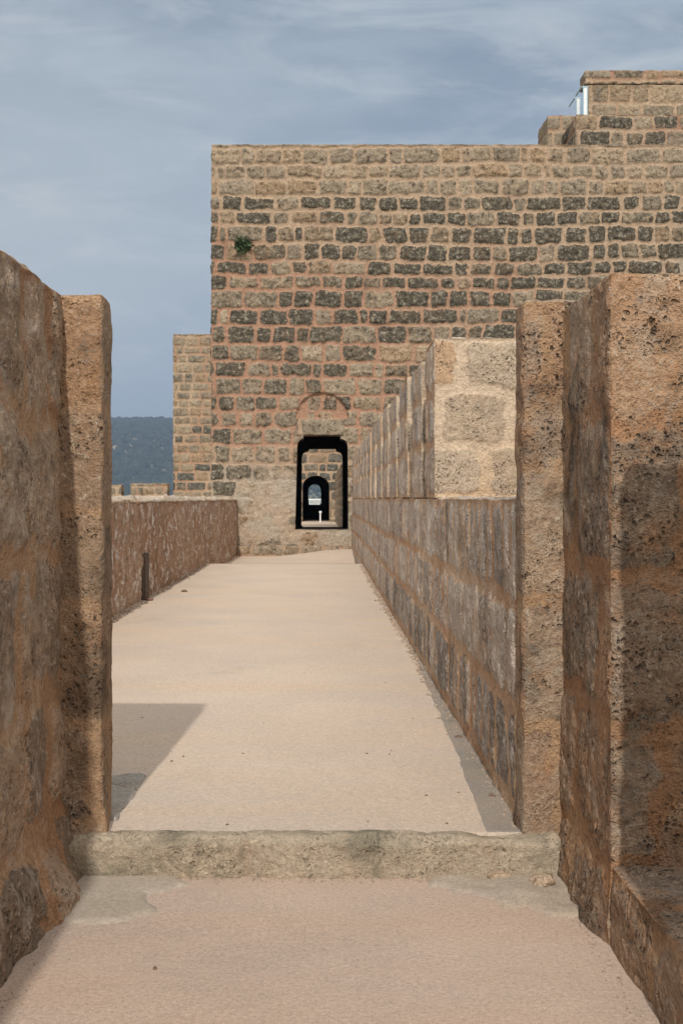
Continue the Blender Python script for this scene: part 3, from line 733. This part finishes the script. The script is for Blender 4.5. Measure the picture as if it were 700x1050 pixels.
# olive groves and woods on the hillside: one mass
from mathutils.bvhtree import BVHTree
from mathutils import Vector
bv = BVHTree.FromPolygons([Vector(p) for p in P], [tuple(x) for x in q])
mt = bpy.data.materials.new('olive_crowns'); t = NT(mt); tc = t.new('ShaderNodeTexCoord').outputs['Object']
t.out(t.ramp(t.noise(tc, .02, 5, .7), [(.35, (.022, .03, .016)), (.65, (.05, .06, .034))]), .9, None, .1)
ico = np.array([(0, 0, 1), (.894, 0, .447), (.276, .851, .447), (-.724, .526, .447), (-.724, -.526, .447), (.276, -.851, .447), (.8, .5, -.3), (-.3, .9, -.3), (-.95, 0, -.3), (-.3, -.9, -.3), (.8, -.5, -.3)])
icf = np.array([(0, 1, 2), (0, 2, 3), (0, 3, 4), (0, 4, 5), (0, 5, 1), (1, 6, 2), (2, 7, 3), (3, 8, 4), (4, 9, 5), (5, 10, 1), (6, 7, 2), (7, 8, 3), (8, 9, 4), (9, 10, 5), (10, 6, 1)])
nr = np.random.RandomState(9); VV = []; FF = []; b = 0
def put_tree(x, y, s):
    global b
    h = bv.ray_cast(Vector((x, y, 900)), Vector((0, 0, -1)))
    if h[0] is None: return
    k = ico * np.array([s, s, s * .8]) * nr.uniform(.75, 1.2, (11, 1)) + np.array([x, y, h[0].z + s * .45])
    VV.append(k); FF.append(icf + b); b += 11
ca, sa = math.cos(.25), math.sin(.25)
for i in range(-75, 75):          # orchard rows on the flank
    for j in range(0, 62):
        gx, gy = i * 13.0, j * 19.0
        x, y = -330 + gx * ca - gy * sa, 1750 + gx * sa + gy * ca
        if nr.rand() < .10 or not (-.26 < x / y < .02): continue
        put_tree(x + nr.uniform(-2, 2), y + nr.uniform(-2, 2), nr.uniform(3.4, 5.4))
for i in range(7000):             # looser woods and bushes
    a = nr.uniform(-.30, .30); y = nr.uniform(1500, 4150)
    if nr.rand() < .4: a = nr.uniform(-.2, -.1); 
    put_tree(a * y, y, nr.uniform(5, 11))
struct(link_mesh('woodland', np.concatenate(VV), np.concatenate(FF), None, mt, None, False), True)

# haze: closed box of even thin air
hz = bxmesh('haze', -6600, 6600, -6600, 6600, -90, 420, plain('tmp', (1, 1, 1)), None, 0)
mh = bpy.data.materials.new('haze_air'); mh.use_nodes = True; nt = mh.node_tree; nt.nodes.clear()
v = nt.nodes.new('ShaderNodeVolumePrincipled'); v.inputs['Color'].default_value = (.50, .68, 1, 1); v.inputs['Density'].default_value = .00017
v.inputs['Anisotropy'].default_value = .2
o_ = nt.nodes.new('ShaderNodeOutputMaterial'); nt.links.new(v.outputs[0], o_.inputs['Volume'])
hz.data.materials.clear(); hz.data.materials.append(mh); struct(hz, True)

# ------------------------------------------------------------------ light
sd = Vector((.048, 1, -.78)).normalized()        # the way the light travels
elev = math.asin(-sd.z)
sl = bpy.data.lights.new('sun', 'SUN'); sl.energy = 2.85; sl.angle = math.radians(.9); sl.color = (1, .95, .88)
so = bpy.data.objects.new('sun', sl); C.objects.link(so); so.rotation_euler = sd.to_track_quat('-Z', 'Y').to_euler(); so.location = (0, -20, 30)
w = bpy.data.worlds.new('World'); SC.world = w; w.use_nodes = True; nt = w.node_tree; nt.nodes.clear()
class WT(NT):
    def __init__(s, tree): s.t = tree; s.n = tree.nodes
t = WT(nt)
sky = t.new('ShaderNodeTexSky', sky_type='NISHITA', sun_disc=False)
sky.sun_elevation = elev; sky.sun_rotation = math.atan2(-sd.x, -sd.y) % (2 * math.pi)
sky.air_density = 1.0; sky.dust_density = 1.5; sky.altitude = 300
tc = t.new('ShaderNodeTexCoord').outputs['Generated']
mp = t.new('ShaderNodeMapping'); t.link(tc, mp.inputs[0]); mp.inputs['Scale'].default_value = (1.4, 1.4, 5.5); mp.inputs['Rotation'].default_value = (0, .16, 0)
c1 = t.noise(mp.outputs[0], 2.2, 9, .56, .5)
c2 = t.noise(mp.outputs[0], 6., 8, .62, .3)
cl = t.rng(t.math('ADD', t.math('MULTIPLY', c1, .65), t.math('MULTIPLY', c2, .35)), .40, .60)
cl = t.math('ADD', t.math('MULTIPLY', cl, .42), .5)
col = t.mix(cl, sky.outputs[0], (6.3, 7.5, 8.7))
sx = t.new('ShaderNodeSeparateXYZ'); t.link(tc, sx.inputs[0])
veil = t.math('MULTIPLY', t.rng(t.math('ADD', sx.outputs[0], t.math('MULTIPLY', c1, .45)), .38, -.05), t.rng(sx.outputs[2], .52, .18))
veil = t.math('MULTIPLY', veil, t.rng(sx.outputs[2], .0, .2, .25, 1))
col = t.mix(t.math('MULTIPLY', veil, .75), col, (8.6, 9.4, 9.9))
mp3 = t.new('ShaderNodeMapping'); t.link(tc, mp3.inputs[0]); mp3.inputs['Scale'].default_value = (2.0, 2.0, 9.); mp3.inputs['Rotation'].default_value = (.05, -.32, 0)
c3 = t.noise(mp3.outputs[0], 2.6, 10, .62, .9)
col = t.mix(t.math('MULTIPLY', t.rng(c3, .46, .72), .55), col, (9.6, 10.2, 10.6))
dt = t.new('ShaderNodeVectorMath', operation='DOT_PRODUCT'); t.link(tc, dt.inputs[0]); dt.inputs[1].default_value = tuple(-sd)
gl = t.rng(dt.outputs['Value'], -.32, 1.0)       # thin bright cloud round the sun, behind the camera
col = t.mix(gl, col, (22., 21., 19.5))
bg = t.new('ShaderNodeBackground'); t.link(col, bg.inputs[0]); bg.inputs[1].default_value = .064
wo = t.new('ShaderNodeOutputWorld'); t.link(bg.outputs[0], wo.inputs[0])

# ------------------------------------------------------------------ camera
cd = bpy.data.cameras.new('camera'); co = bpy.data.objects.new('camera', cd); C.objects.link(co)
co.location = (0, 0, E); co.rotation_euler = (math.pi / 2, 0, 0)
cd.sensor_fit = 'HORIZONTAL'; cd.sensor_width = 36; cd.lens = 36 * F / 700
cd.shift_x = 22 / 700; cd.shift_y = -14 / 700
cd.clip_start = .05; cd.clip_end = 20000
SC.camera = co
SC.render.resolution_x = 682; SC.render.resolution_y = 1024
vs = SC.view_settings; vs.view_transform = 'Standard'; vs.look = 'None'; vs.gamma = 1; vs.exposure = 0; vs.use_curve_mapping = False

try:
    SC.cycles.max_bounces = 6; SC.cycles.volume_bounces = 0; SC.cycles.diffuse_bounces = 4; SC.cycles.glossy_bounces = 1
except Exception: pass
